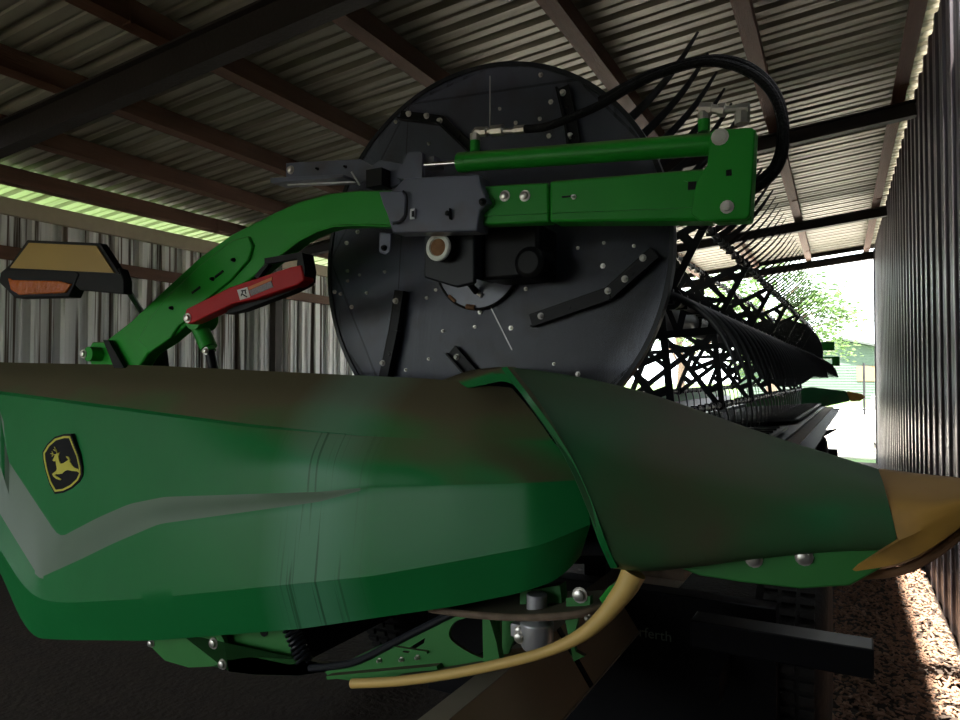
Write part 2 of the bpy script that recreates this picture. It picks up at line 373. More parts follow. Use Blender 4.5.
r9 = ([(-60, 468, 1.9), (-30, 513, 1.9), (2, 570, 1.9), (28, 634, 1.9), (150, 636, 1.9), (300, 624, 1.9), (450, 602, 1.9), (560, 574, 1.85), (580, 553, 1.8)], 3)
rows = surface([([r8b, r0], 2), ([r0, r1, r2], 6), ([r2, r3], 1), ([r3, rm, r4], 7), ([r4, r5], 2), ([r5, r6], 6), ([r6, r7], 4), ([r7, r9], 2)], 150)
mp = MB(); mp.grid(rows)
gm = M['green'].copy(); streaks_and_highlight(gm, P(268, 480, 1.55).x - HB.x, P(380, 480, 1.55).x - HB.x)
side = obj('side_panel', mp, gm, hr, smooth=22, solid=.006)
side.data.materials.append(M['greystripe'])
# the moulded chamfer has its caught light painted as a paler tone: faces between rows r4 and r5, left of where it fades
def in_strip(c):
    pass
nr = 2 + 12 + 1 + 14
for pgi, pg in enumerate(side.data.polygons): pass
# faces are re-ordered by the mesh build, so find them by normal instead: the ledge is the only face set facing up or sideways there
for pg in side.data.polygons:
    c = pg.center + HB
    # ledge lies within the band between the two moulded lines
    def yline(keys, x):
        pts = [P(*k) for k in keys]
        for a, b in zip(pts, pts[1:]):
            if a.x <= x <= b.x:
                t = (x - a.x) / (b.x - a.x); return a.z + (b.z - a.z) * t
        return None
    zi, zo = yline(r4[0], c.x), yline(r5[0], c.x)
    if zi is not None and zo is not None and zo - .002 < c.z < zi + .002 and c.x < P(360, 488, 1.53).x and 1.525 < c.y < 1.605: pg.material_index = 1

# emblem on the panel
def E(u, v): return (36 + u / 10.286, 428 + v / 10.286)
sh = [E(*q) for q in ((85, 255), (130, 180), (200, 115), (290, 88), (350, 88), (385, 180), (430, 290), (455, 400), (458, 475), (430, 535), (360, 600), (280, 640), (200, 650), (150, 560), (110, 430), (88, 320))]
cx, cy = sum(p[0] for p in sh) / 16, sum(p[1] for p in sh) / 16
def shr(k): return [(cx + (a - cx) * k, cy + (b - cy) * k) for a, b in sh]
YE = 1.589
em = obj('emblem', MB().prism(XZ(shr(1.10), YE), YE, YE + .03), 'emblem_black', hr, label='black and yellow leaping deer shield emblem')
obj('emblem_rim', MB().prism(XZ(shr(1.02), YE), YE - .002, YE + .001, holes=[XZ(shr(.945), YE)]), 'emblem_yellow', em)
deer = [(205, 270), (228, 262), (247, 248), (236, 288), (243, 330), (258, 368), (290, 360), (320, 340), (340, 326), (322, 305), (315, 290), (338, 297), (354, 325), (352, 345), (378, 388), (400, 408), (440, 424), (455, 462), (430, 445), (380, 440), (330, 430),
        (300, 442), (270, 470), (235, 475), (208, 472), (203, 488), (240, 512), (266, 526), (255, 536), (215, 522), (185, 497), (173, 472), (214, 440), (222, 420), (215, 380), (208, 330), (192, 342), (176, 332), (190, 308)]
dm = MB().prism(XZ([E(*q) for q in deer], YE), YE - .003, YE + .001)
for line in (((206, 275), (182, 272), (152, 262)), ((182, 272), (165, 292)), ((178, 270), (165, 240)), ((215, 268), (213, 235), (190, 195)), ((212, 240), (180, 222))):
    for a, b in zip(line, line[1:]):
        pa, pb = P(*E(*a), YE - .001), P(*E(*b), YE - .001); dm.bar(pa, pb, .0024, .003)
obj('emblem_deer', dm, 'emblem_yellow', em)

# right divider
def rowsP(*gs): return gs
t0 = ([(505, 368, 1.90), (640, 392, 1.95), (780, 440, 1.95), (878, 470, 1.82)], 4)
t1 = ([(505, 368, 1.47), (560, 374, 1.56), (640, 391, 1.66), (700, 412, 1.72), (780, 440, 1.76), (878, 471, 1.68)], 6)
t2 = ([(528, 400, 1.44), (570, 403, 1.50), (640, 418, 1.58), (700, 436, 1.63), (780, 458, 1.66), (884, 487, 1.60)], 6)
t3 = ([(565, 458, 1.425), (600, 460, 1.46), (660, 470, 1.51), (720, 480, 1.55), (800, 495, 1.58), (890, 510, 1.565)], 6)
t4 = ([(590, 515, 1.425), (620, 520, 1.45), (680, 522, 1.50), (740, 525, 1.53), (820, 528, 1.56), (896, 535, 1.56)], 6)
t5 = ([(607, 553, 1.44), (640, 562, 1.46), (700, 560, 1.50), (760, 553, 1.54), (830, 548, 1.57), (893, 547, 1.575)], 5)
t6 = ([(614, 567, 1.48), (645, 571, 1.50), (700, 565, 1.54), (760, 557, 1.58), (830, 550, 1.61), (890, 549, 1.61)], 5)
t7 = ([(614, 566, 1.75), (645, 570, 1.8), (700, 563, 1.85), (760, 555, 1.85), (830, 548, 1.8), (890, 547, 1.75)], 5)
rows = surface([([t0, t1], 2), ([t1, t2, t3, t4, t5, t6], 6), ([t6, t7], 2)], 70)
md = MB(); md.grid(rows)
div = obj('divider', md, 'green_dusty', hr, smooth=40, solid=.006)
# pale outer flange along the divider's rear edge
fl_o = [(505, 368), (528, 398), (550, 428), (570, 460), (588, 500), (602, 540), (614, 567)]
mf = MB(); a = [P(x, y, 1.44 if 0 < i < 6 else 1.47) for i, (x, y) in enumerate(fl_o)]
a = smoothpts(a, 5)
for p_ in [0]:
    V1 = [mf.b.verts.new(q + Vector((-.004, -.012, 0))) for q in a]; V2 = [mf.b.verts.new(q + Vector((.012, -.014, .003))) for q in a]
    V3 = [mf.b.verts.new(q + Vector((.012, .03, .003))) for q in a]; V4 = [mf.b.verts.new(q + Vector((-.010, .03, 0))) for q in a]
    for k in range(len(a) - 1):
        for q in ((V1, V2), (V2, V3), (V3, V4), (V4, V1)): mf.b.faces.new((q[0][k], q[0][k + 1], q[1][k + 1], q[1][k]))
    mf.b.faces.new((V1[0], V2[0], V3[0], V4[0])); mf.b.faces.new((V4[-1], V3[-1], V2[-1], V1[-1]))
obj('divider_flange', mf, 'green', div, smooth=40)
# rounded green cap behind the panel top
c0 = ([(436, 383, 2.02), (470, 371, 2.02), (505, 367, 2.02), (560, 380, 2.02)], 2); c1 = ([(436, 384, 1.85), (470, 376, 1.80), (505, 368, 1.70), (520, 375, 1.62)], 2)
c2 = ([(436, 392, 1.82), (470, 388, 1.76), (505, 380, 1.66), (530, 392, 1.58)], 2)
rows = surface([([c0, c1, c2], 5)], 30); mc = MB(); mc.grid(rows); obj('top_cap', mc, 'green', hr, solid=.006)
# yellow nose
n0 = ([(880, 470, 1.80), (920, 475, 1.75), (958, 479, 1.66), (985, 484, 1.62)], 2)
n1 = ([(878, 472, 1.68), (920, 477, 1.66), (958, 482, 1.62), (985, 488, 1.60)], 2)
n2 = ([(888, 500, 1.58), (920, 500, 1.57), (950, 499, 1.57), (982, 496, 1.58)], 2)
n3 = ([(898, 540, 1.555), (915, 533, 1.555), (940, 518, 1.56), (978, 503, 1.575)], 2)
n4 = ([(848, 571, 1.59), (900, 563, 1.57), (935, 545, 1.57), (976, 512, 1.58)], 4)
n5 = ([(848, 573, 1.78), (900, 565, 1.75), (935, 547, 1.7), (976, 514, 1.62)], 4)
rows = surface([([n0, n1], 2), ([n1, n2, n3], 5), ([n3, n4], 4), ([n4, n5], 2)], 30); mc = MB(); mc.grid(rows)
obj('divider_nose', mc, 'nose', hr, smooth=40, solid=.006, label='yellow pointed nose of the divider')
m = MB().tube(smoothpts([P(850, 576, 1.64), P(900, 571, 1.63), P(940, 550, 1.62), P(975, 520, 1.61)], 5), .009, 8)
obj('nose_runner', m, 'rust', hr)
# green lower flange with bolts
fl = smoothpts([P(*q, 1.6) for q in ((664, 560), (700, 574), (745, 581), (800, 587), (850, 584), (893, 560), (890, 545), (760, 545), (680, 555))], 1)
m = MB().prism([(p.x, p.z) for p in fl], 1.585, 1.61); lf = obj('lower_flange', m, 'green_frame', hr, bevel=.004)
def bolt(parent, px, py, Y, r=.008, mt='zinc', name='bolt', d=.012):
    p = P(px, py, Y)
    m = MB().lathe(p, [(r * 1.5, 0), (r * 1.5, -.003), (r, -.003), (r, -d), (r * .6, -d - .002)], seg=6 if r < .007 else 12)
    return obj(name, m, mt, parent)
bolt(lf, 754, 559, 1.585, .012); bolt(lf, 804, 557, 1.585, .012)

# reel: end disc
DY = 2.15; DC = Vector((-1.176, DY, 2.018)); DR = .678
ring = [(DC.x + DR * math.cos(a * math.pi / 48), DC.z + DR * math.sin(a * math.pi / 48)) for a in range(96)]
disc = obj('reel_disc', MB().prism(ring, DY, DY + .012), 'navy', hr, smooth=30, bevel=.002)
# rolled lip round the disc
m = MB(); m.lathe(DC, [(DR - .012, .0), (DR - .012, -.006), (DR + .003, -.006), (DR + .003, .03), (DR - .012, .03)], seg=96)
obj('disc_lip', m, 'blacksteel', disc, smooth=30)
def bracket(pts, w=.034, bolts=()):
    m = MB(); pp = [P(*q, DY - .012) for q in pts]
    for a, b in zip(pp, pp[1:]):
        m.bar(a, b, w, .022); d = (b - a).normalized(); nrm = Vector((d.z, 0, -d.x))
        if nrm.z > 0: nrm = -nrm
        m.bar(a + nrm * w * .5 + Vector((0, -.012, 0)), b + nrm * w * .5 + Vector((0, -.012, 0)), .006, .035)
        m.bar(a - nrm * w * .5 + Vector((0, -.006, 0)), b - nrm * w * .5 + Vector((0, -.006, 0)), .005, .012)
        mid = (a + b) / 2 + Vector((0, -.012, 0)); m.box(mid, (.012, .004, .012), ry=.5)
    o = obj('disc_bracket', m, 'black', disc)
    for q in bolts: bolt(o, *q, DY - .022, .0075, 'label')
bracket([(402, 116), (443, 121), (478, 154)], .028, [(409, 114), (427, 116), (440, 121)])
bracket([(564, 88), (573, 126), (576, 150)], .034, [(563, 93), (570, 136)])
bracket([(532, 321), (610, 294), (656, 253)], .040, [(541, 316), (608, 291), (625, 279), (643, 258)])
bracket([(402, 291), (396, 330), (386, 378)], .046, [(396, 301), (383, 363)])
bracket([(453, 350), (490, 392)], .036, [(457, 357)])
for q in ((396, 122), (429, 144), (516, 123), (549, 136), (427, 298), (475, 327), (480, 312), (436, 290), (526, 289), (511, 328), (578, 248), (603, 266), (634, 246), (604, 243), (554, 364), (436, 275),
          (348, 271), (360, 275), (385, 272), (348, 281), (335, 292), (341, 294), (367, 293), (352, 307), (406, 370), (429, 359), (358, 232), (347, 243), (578, 374), (500, 109), (541, 75), (551, 102), (540, 119), (604, 158), (513, 288), (443, 331)):
    bolt(disc, *q, DY, random.choice((.0042, .005, .006)), d=.009)
m = MB(); a, b = P(490, 76, DY - .002), P(490, 127, DY - .002); m.bar(a, b, .004, .004); obj('slot', m, 'cast', disc)
m = MB(); a, b = P(490, 306, DY - .001), P(512, 350, DY - .001); m.bar(a, b, .003, .003); obj('seam', m, 'cast', disc)
# inner cam plate with its slot ring
cc = P(478, 262, DY - .01); m = MB()
m.prism([(cc.x + .165 * math.cos(a * math.pi / 24), cc.z + .165 * math.sin(a * math.pi / 24)) for a in range(48)], DY - .016, DY)
cp = obj('cam_plate', m, 'navy', disc, smooth=30)
m = MB()
arc = [(cc + Vector((.166 * math.cos(R(a)), -.006, .166 * math.sin(R(a))))) for a in range(-175, 10, 6)]
m.tube(arc, .0045, 8); obj('cam_slot', m, 'black', disc)
arc = [(cc + Vector((.160 * math.cos(R(a)), -.008, .160 * math.sin(R(a))))) for a in range(-135, -70, 6)]
obj('cam_roller', MB().tube(arc[:3], .006, 8), 'rust', disc); obj('cam_roller', MB().tube(arc[5:8], .009, 8), 'rust', disc)
m = MB().tube(smoothpts([P(466, 280, DY - .02), P(474, 289, DY - .02), P(482, 296, DY - .02)], 4), .008, 8); obj('cam_link', m, 'zinc', disc)
# reel shaft: square bearing bracket, tube, pale ring, rusty core
hx = DC.x; hz = DC.z - .006
m = MB()
sq = [(hx - .085, hz - .085), (hx - .085, hz + .12), (hx + .105, hz + .12), (hx + .105, hz - .115), (hx + .04, hz - .125), (hx - .04, hz - .10)]
m.prism(sq, 1.93, 1.95); m.box((hx + .1, 2.0, hz), (.012, .14, .2)); br = obj('bearing_bracket', m, 'blacksteel', hr, bevel=.006)
m = MB().lathe((hx, 1.90, hz), [(.042, .2), (.042, .01), (.046, 0), (.046, -.012)], seg=40); obj('shaft_tube', m, 'black', br)
m = MB().lathe((hx, 1.884, hz), [(.027, .006), (.044, .006), (.044, -.004), (.040, -.008), (.030, -.008), (.027, -.002)], seg=40)
obj('shaft_ring', m, 'white', br, label='pale ring round the shaft end')
m = MB().lathe((hx, 1.884, hz), [(.028, .006), (.028, -.003), (.02, -.007), (.006, -.008)], seg=24); obj('shaft_core', m, 'rust', br, label='rusty shaft end')
# dark drive motor housing, also filling in the black shadow right of the hub
m = MB(); m.box2(P(482, 228, 1.98), P(478, 228, 2.14) + Vector((.30, 0, -.21))); m.lathe(P(528, 262, 1.97), [(.05, .12), (.05, .01), (.045, 0)], seg=24)
obj('drive_housing_shadow', m, 'black', hr, bevel=.012)
m = MB().tube(smoothpts([P(470, 240, 1.96), P(472, 262, 1.98), P(466, 276, 2.05), P(476, 292, 2.12)], 6), .011, 10); obj('drive_hose', m, 'hose', hr)

# the lift arm, an extruded box section
AY0, AY1 = 1.80, 1.86
top = [(87, 352), (92, 342), (104, 342), (130, 322), (165, 289), (200, 257), (232, 234), (252, 224), (275, 212), (300, 201), (330, 193), (360, 190), (392, 190)]
bot = [(392, 226), (360, 225), (335, 226), (318, 231), (300, 240), (275, 259), (245, 283), (215, 303), (195, 318), (165, 343), (147, 354), (138, 368), (92, 368)]
m = MB().prism(XZ(top + bot, AY0), AY0, AY1)
arm = obj('lift_arm', m, 'green_paint', hr, bevel=.006)
# lower light lip of the arm, reinforcing plate, pin
m = MB().tube([P(*q, AY0 - .002) for q in ((392, 226), (360, 225), (335, 226), (318, 231), (300, 240), (275, 259))], .004, 8); obj('arm_edge', m, 'green_paint', arm)
pl = [(150, 318), (165, 298), (200, 265), (232, 240), (248, 236), (252, 246), (248, 260), (230, 280), (205, 300), (190, 318), (178, 326), (170, 338), (150, 352), (138, 340)]
m = MB().prism(XZ(pl, AY0 - .012), AY0 - .012, AY0 + .002); rp = obj('arm_plate', m, 'green_paint', arm, bevel=.004)
for q in ((234, 260), (213, 279), (172, 308)): bolt(rp, *q, AY0 - .012, .006, 'black')
for q in ((219, 274), (196, 290)): m = MB().bar(P(q[0] - 4, q[1] + 3, AY0 - .014), P(q[0] + 4, q[1] - 3, AY0 - .014), .008, .004); obj('arm_slot', m, 'black', rp)
m = MB().lathe(P(88, 354, 1.75), [(.03, .22), (.03, 0)], seg=20); pv = obj('pivot_lug', m, 'green_paint', arm)
bolt(pv, 84, 354, 1.75, .013, 'zinc', 'pivot_pin')
m = MB().prism(XZ([(103, 340), (108, 340), (124, 368), (114, 368)], 1.77), 1.77, 1.79); obj('pivot_bracket', m, 'black', arm); m = MB().prism(XZ([(135, 345), (145, 340), (148, 368), (120, 368)], 1.85), 1.93, 1.95); obj('pivot_bracket', m, 'black', arm)
# red safety strut
st = [(184, 318), (186, 309), (198, 303), (230, 287), (290, 267), (301, 265), (304, 280), (297, 285), (255, 299), (232, 304), (192, 323), (187, 324)]
sy = 1.72
strut = obj('safety_strut', MB().prism(XZ(st, sy), sy, sy + .05), 'red', hr, bevel=.004, label='red safety strut under the arm')
m = MB().prism(XZ([(236, 301), (303, 276), (306, 284), (290, 292), (240, 311), (225, 314)], sy + .03), sy + .03, sy + .07)
m.prism(XZ([(298, 264), (300, 252), (303, 253), (306, 270), (305, 281), (299, 284)], sy + .01), sy + .005, sy + .06); obj('strut_channel', m, 'black', strut)
m = MB(); m.bar(P(298, 255, sy + .06), P(270, 262, sy + .09), .02, .02); m.bar(P(270, 262, sy + .09), P(258, 278, sy + .09), .018, .02); obj('strut_link', m, 'black', strut)
bolt(strut, 188, 318, sy, .012)
m = MB().prism(XZ([(237, 290), (247, 287), (250, 297), (240, 300)], sy - .002), sy - .002, sy); w_ = obj('strut_label', m, 'label', strut, label='white pictogram sticker')
m = MB()
for a, b in (((241, 291), (246, 290)), ((243, 291), (241, 296)), ((242, 294), (247, 297)), ((245, 291), (246, 294))): m.bar(P(*a, sy - .003), P(*b, sy - .003), .004, .001)
obj('pictogram', m, 'black', w_)
m = MB().prism(XZ([(248, 287), (272, 277), (272, 280), (249, 290)], sy - .002), sy - .002, sy); obj('strut_label', m, 'orange', strut, label='orange warning band')
m = MB().prism(XZ([(249, 290.5), (271, 281), (273, 287), (251, 296)], sy - .002), sy - .002, sy); obj('strut_label', m, 'print', strut, label='grey small print panel')
# clevis cylinder below
m = MB(); a, b = P(197, 321, 1.84), P(209, 348, 1.84); m.tube([a, b], .032, 14); m.lathe(P(193, 318, 1.80), [(.045, .08), (.045, 0)], seg=24)
m.tube([P(207, 345, 1.84), P(210, 352, 1.84)], .024, 12); cl = obj('lift_cylinder', m, 'green_paint', hr)
m = MB().tube([P(209, 348, 1.84), P(214, 372, 1.85)], .019, 12); obj('cylinder_rod', m, 'black', cl)
bolt(cl, 206, 351, 1.8, .01)
# dark box bracket on the arm
bx = [(393, 190), (404, 178), (478, 174), (480, 184), (488, 203), (480, 211), (477, 231), (392, 233), (390, 225), (384, 205), (380, 193)]
m = MB().prism(XZ(bx, 1.77), 1.77, 1.84); bb = obj('arm_sleeve', m, 'navy', hr, bevel=.005)
m = MB().prism(XZ([(380, 192), (403, 191), (407, 196), (406, 216), (400, 222), (392, 223), (384, 205)], 1.765), 1.758, 1.772); obj('sleeve_plate', m, 'navy', bb, bevel=.004)
m = MB().tube(smoothpts([P(403, 191, 1.758), P(407, 197, 1.758), P(406, 216, 1.758), P(401, 222, 1.758), P(393, 224, 1.758)], 4), .003, 6); obj('plate_edge', m, 'black', bb)
m = MB().box2(P(410, 209, 1.762), P(416, 219, 1.77)); lk = obj('latch', m, 'cast', bb); obj('latch_hole', MB().box2(P(411.5, 211, 1.758), P(414.5, 217, 1.765)), 'black', lk)
m = MB().box2(P(449, 208, 1.755), P(452, 220, 1.77)); m.lathe(P(447, 213, 1.76), [(.008, .01), (.008, 0), (.004, -.003)], seg=10); obj('latch', m, 'black', bb)
bolt(bb, 483, 202, 1.765, .008, 'black')
m = MB().prism(XZ([(379, 232), (391, 233), (390, 252), (385, 255), (379, 252)], 1.86), 1.86, 1.87); tb = obj('hanger_tab', m, 'navy', bb, bevel=.003); bolt(tb, 384.5, 248, 1.86, .007, 'black')
# triangle gusset, rod clevis on top of the sleeve
m = MB().prism(XZ([(396, 178), (408, 152), (421, 152), (421, 180)], 1.86), 1.86, 1.88); m.prism(XZ([(404, 184), (418, 153), (422, 153), (422, 184)], 1.82), 1.82, 1.835)
m.box2(P(421, 158, 1.84), P(444, 170, 1.9)); obj('rod_clevis', m, 'navy', hr)
# dark bracket pointing left
m = MB()
m.prism(XZ([(286, 163), (300, 162), (360, 159), (372, 166), (380, 160), (402, 164), (400, 184), (382, 190), (372, 178), (357, 184), (286, 186)], 1.95), 1.95, 1.962)
m.prism(XZ([(286, 183), (358, 180), (358, 183), (286, 188)], 1.95), 1.87, 1.952)
lb = obj('shield_bracket', m, 'navy', hr, bevel=.002)
bolt(lb, 291, 170, 1.95, .011); bolt(lb, 379, 175, 1.95, .008); bolt(lb, 318, 169, 1.95, .004, 'black'); bolt(lb, 346, 167, 1.95, .004, 'black')
m = MB().bar(P(288, 185, 1.868), P(355, 182, 1.868), .005, .005); m.bar(P(356, 183, 1.868), P(355, 174, 1.9), .005, .005); obj('bracket_edge', m, 'cast', lb)
m = MB().box2(P(366, 170, 1.9), P(392, 189, 1.96)); obj('bracket_block', m, 'black', lb)
# green telescoping beam and end plate
m = MB().prism(XZ([(478, 186), (548, 182), (549, 222), (478, 225)], 1.80), 1.80, 1.85); b1 = obj('arm_beam', m, 'green_paint', hr, bevel=.006)
bolt(b1, 505, 196, 1.80, .011); bolt(b1, 525, 196, 1.80, .011)
m = MB().lathe(P(490, 203, 1.80), [(.012, 0), (.017, 0), (.017, -.006), (.012, -.006), (.012, 0)], seg=16); obj('lifting_eye', m, 'green_paint', b1)
m = MB().bar(P(479, 216, 1.796), P(548, 213, 1.796), .003, .006); obj('beam_rib', m, 'green_paint', b1)
m = MB().prism(XZ([(550, 181), (712, 168), (712, 221), (550, 222)], 1.79), 1.785, 1.86); b2 = obj('arm_sleeve_beam', m, 'green_paint', hr, bevel=.008)
m = MB().bar(P(562, 197, 1.78), P(572, 196, 1.78), .004, .004); bolt(b2, 574, 197, 1.785, .005); m.bar(P(688, 186, 1.78), P(700, 185, 1.78), .02, .003); obj('slot_cover', m, 'black', b2)
m = MB().bar(P(552, 213, 1.783), P(711, 206, 1.783), .003, .005); m.bar(P(684, 180, 1.783), P(711, 190, 1.783), .003, .005); obj('beam_rib', m, 'green_paint', b2)
ep = [(710, 133), (714, 129), (752, 127), (755, 131), (750, 215), (746, 219), (700, 221), (690, 214), (697, 178), (707, 165)]
m = MB().prism(XZ(ep, 1.775), 1.775, 1.80); m.prism(XZ([(712, 129), (755, 127), (750, 219), (712, 221)], 1.775), 1.79, 1.84)
e1 = obj('end_plate', m, 'green_paint', hr, bevel=.004)
bolt(e1, 720, 137, 1.775, .014, 'label', d=.006); bolt(e1, 727, 207, 1.775, .011, 'label')
obj('plate_hole', MB().box2(P(726, 170, 1.772), P(732, 176, 1.78)), 'black', e1)
# hydraulic cylinder
cyl = obj('hydraulic_cylinder', MB().tube([P(460, 162.5, 1.82), P(712, 144, 1.82)], .0285, 24).tube([P(459.5, 162.6, 1.82), P(468, 162, 1.82)], .030, 24), 'green_paint', hr, smooth=30)
obj('piston_rod', MB().tube([P(425, 165, 1.82), P(462, 162.5, 1.82)], .008, 14), 'chrome', cyl)
for q0, q1 in (((475, 152), (475, 140)), ((704, 132), (704, 119))): obj('port', MB().tube([P(*q0, 1.82), P(*q1, 1.82)], .015, 12), 'green_paint', cyl)
def fitting(pts, rs, Y=1.82): return obj('fitting', MB().tube([P(*q, Y) for q in pts], rs, 8), 'zinc', cyl)
fitting([(475, 141), (475, 134)], .016); fitting([(475, 134), (477, 131), (481, 131)], .013); fitting([(481, 132), (487, 131.5)], .015); fitting([(487, 131), (492, 131)], .009); fitting([(492, 131), (503, 130)], .017)
fitting([(503, 131), (516, 130.5)], .008); fitting([(515, 130), (525, 129)], .013)
fitting([(704, 120), (704, 112)], .016); fitting([(700, 109), (712, 109)], .017); fitting([(712, 109), (720, 110)], .012); fitting([(719, 110), (725, 110)], .018); fitting([(725, 110), (737, 109)], .010)
fitting([(737, 110), (749, 109)], .016); fitting([(742, 112), (742, 124)], .018)
h1 = [(523, 129, 1.82), (545, 127, 1.82), (575, 116, 1.83), (600, 105, 1.85), (630, 88, 1.87), (660, 74, 1.88), (700, 63, 1.88), (730, 65, 1.88), (758, 78, 1.88), (776, 100, 1.88), (784, 130, 1.88), (782, 158, 1.88), (770, 178, 1.88), (750, 192, 1.88), (735, 200, 1.88)]
obj('hydraulic_hose', MB().tube(smoothpts([P(*q) for q in h1], 6), .012, 10), 'hose', hr)
h2 = [(600, 102, 1.93), (640, 80, 1.93), (680, 66, 1.93), (715, 60, 1.93), (745, 66, 1.93), (768, 84, 1.93), (780, 108, 1.93), (783, 138, 1.93), (776, 165, 1.93), (760, 182, 1.93), (735, 205, 1.93)]
obj('hydraulic_hose', MB().tube(smoothpts([P(*q) for q in h2], 6), .015, 10), 'hose', hr)
# warning lamp on its stalk
ly = 1.50
m = MB(); 
m.prism(XZ([(0, 272), (12, 262), (70, 266), (78, 274), (68, 297), (14, 298), (-2, 282)], ly), ly + .002, ly + .05)
m.prism(XZ([(70, 266), (118, 268), (122, 280), (122, 294), (78, 290), (68, 280)], ly), ly + .006, ly + .04)
lamp = obj('warning_lamp', m, 'black', hr, bevel=.004, label='black marker lamp with yellow reflector and amber lens')
m = MB().prism(XZ([(5, 271), (27, 240), (99, 243), (119, 274), (40, 270)], ly), ly + .002, ly + .03); obj('reflector_back', m, 'black', lamp)
m = MB().prism(XZ([(11, 268), (30, 243), (97, 246), (115, 273)], ly), ly - .004, ly + .003); obj('reflector', m, 'reflector', lamp)
m = MB().prism(XZ([(9, 278), (14, 280), (60, 281), (72, 284), (66, 293), (20, 295), (12, 290)], ly), ly - .006, ly + .004); obj('lens', m, 'amber', lamp, bevel=.004)
m = MB().tube([P(116, 280, ly + .03), P(124, 284, ly + .1), P(150, 325, 1.96)], .011, 10); obj('lamp_stalk', m, 'black', lamp)

# underframe seen below the panel
uf = MB()
uf.prism(XZ([(150, 638), (152, 646), (166, 660), (190, 667), (212, 666), (230, 660), (252, 656), (290, 664), (310, 660), (330, 664), (340, 669), (300, 675), (256, 674), (230, 671), (225, 640), (220, 630), (180, 632)], 1.66), 1.655, 1.67)
uf.prism(XZ([(225, 632), (290, 625), (292, 668), (236, 672)], 1.70), 1.70, 1.71)
ufo = obj('underframe', uf, 'green_frame', hr)
for q, r_, mt in (((152, 643), .010, 'zinc'), ((214, 643), .013, 'zinc'), ((223, 664), .012, 'zinc')): bolt(ufo, *q, 1.655, r_, mt)
obj('frame_hole', MB().lathe(P(264, 631, 1.698), [(.018, 0), (.018, -.002)], seg=16), 'black', ufo)
m = MB(); k0, k1 = P(290, 626, 1.66), P(305, 663, 1.66); ax = (k1 - k0)
u_ = Vector((0, 1, 0)); v_ = ax.normalized().cross(u_)
m.tube([k0 + ax * (i / 150) + (u_ * math.cos(i * 2 * math.pi / 18) + v_ * math.sin(i * 2 * math.pi / 18)) * .022 for i in range(151)], .005, 6)
obj('spring', m, 'blacksteel', hr)
m = MB().tube(smoothpts([P(310, 668, 1.64), P(335, 666, 1.64), (P(360, 660, 1.64)), P(405, 637, 1.64), P(455, 612, 1.64)], 4), .011, 10); obj('brace_pipe', m, 'blacksteel', hr)
truss = [(325, 672), (360, 655), (400, 636), (457, 612), (500, 612), (500, 663), (440, 668), (400, 678), (355, 681), (330, 678)]
hole = smoothring([(449, 632), (455, 622), (470, 617), (487, 615), (487, 655), (474, 655), (460, 647), (451, 640)], 3)
h2_ = [(366, 656), (378, 650), (379, 654), (367, 660)]; h3_ = [(402, 652), (425, 638), (424, 643), (408, 653)]
m = MB().prism(XZ(truss, 1.64), 1.64, 1.652, holes=[XZ(hole, 1.64), XZ(h3_, 1.64)])
tr_ = obj('truss_plate', m, 'green_frame', hr)
for q in ((380, 660), (402, 659), (418, 657)): bolt(tr_, *q, 1.64, .005)
m = MB(); m.bar(P(395, 647, 1.635), P(428, 652, 1.635), .006, .012); m.bar(P(330, 676, 1.63), P(440, 666, 1.63), .010, .03); m.bar(P(400, 678, 1.63), P(500, 662, 1.63), .014, .05); obj('truss_rib', m, 'green_frame', tr_)
m = MB().prism(XZ([(486, 612), (492, 613), (500, 640), (504, 662), (487, 663)], 1.62), 1.60, 1.625); obj('gusset', m, 'green_frame', hr); m = MB().prism(XZ([(500, 614), (520, 614), (514, 640), (505, 662), (500, 660)], 1.7), 1.70, 1.71); obj('gusset', m, 'green_frame', hr)
# deck plate with rusty rim, carrying the clamp
dz = P(520, 612, 1.6).z
dk = [P(430, 608, 1.62), P(470, 613, 1.58), P(520, 616, 1.55), P(575, 613, 1.55), P(606, 604, 1.6), P(604, 590, 1.8), P(440, 596, 1.85)]
m = MB(); f_ = [m.b.verts.new(p) for p in dk]; g_ = [m.b.verts.new(p + Vector((0, 0, -.008))) for p in dk]; m.b.faces.new(f_); m.b.faces.new(g_[::-1])
for i in range(7): m.b.faces.new((f_[i], g_[i], g_[(i + 1) % 7], f_[(i + 1) % 7]))
dko = obj('deck_plate', m, 'green_frame', hr)
m = MB().tube(smoothpts([p + Vector((0, 0, -.004)) for p in dk[:5]], 5), .009, 8); obj('deck_rim', m, 'rustdark', dko)
bolt(dko, 580, 595, 1.62, .013); bolt(dko, 588, 617, 1.56, .006)
m = MB().prism(XZ([(520, 592), (560, 585), (562, 606), (520, 609)], 1.66), 1.66, 1.70); m.prism(XZ([(566, 598), (590, 596), (590, 608), (566, 610)], 1.62), 1.62, 1.64)
m.prism(XZ([(566, 616), (580, 616), (574, 640), (577, 650), (586, 655), (575, 660)], 1.62), 1.61, 1.625); obj('deck_gusset', m, 'green_frame', dko)
cz = P(537, 632, 1.62)
m = MB().lathe(cz, [(.030, .055), (.030, .034), (.036, .03), (.042, .024), (.042, -.028), (.036, -.04), (.02, -.045)], axis='Z', seg=32)
m.lathe(cz, [(.026, .095), (.026, .05)], axis='Z', seg=24); m.box(cz + Vector((-.045, -.012, .002)), (.035, .022, .032)); clp = obj('ball_clamp', m, 'cast', hr, bevel=.002)
bolt(clp, 520, 637, 1.59, .011); bolt(clp, 520, 630, 1.6, .009)
m = MB().prism(XZ([(500, 655), (535, 650), (565, 642), (590, 632), (590, 636), (560, 648), (500, 666)], 1.7), 1.66, 1.74); obj('skid', m, 'rust', hr)
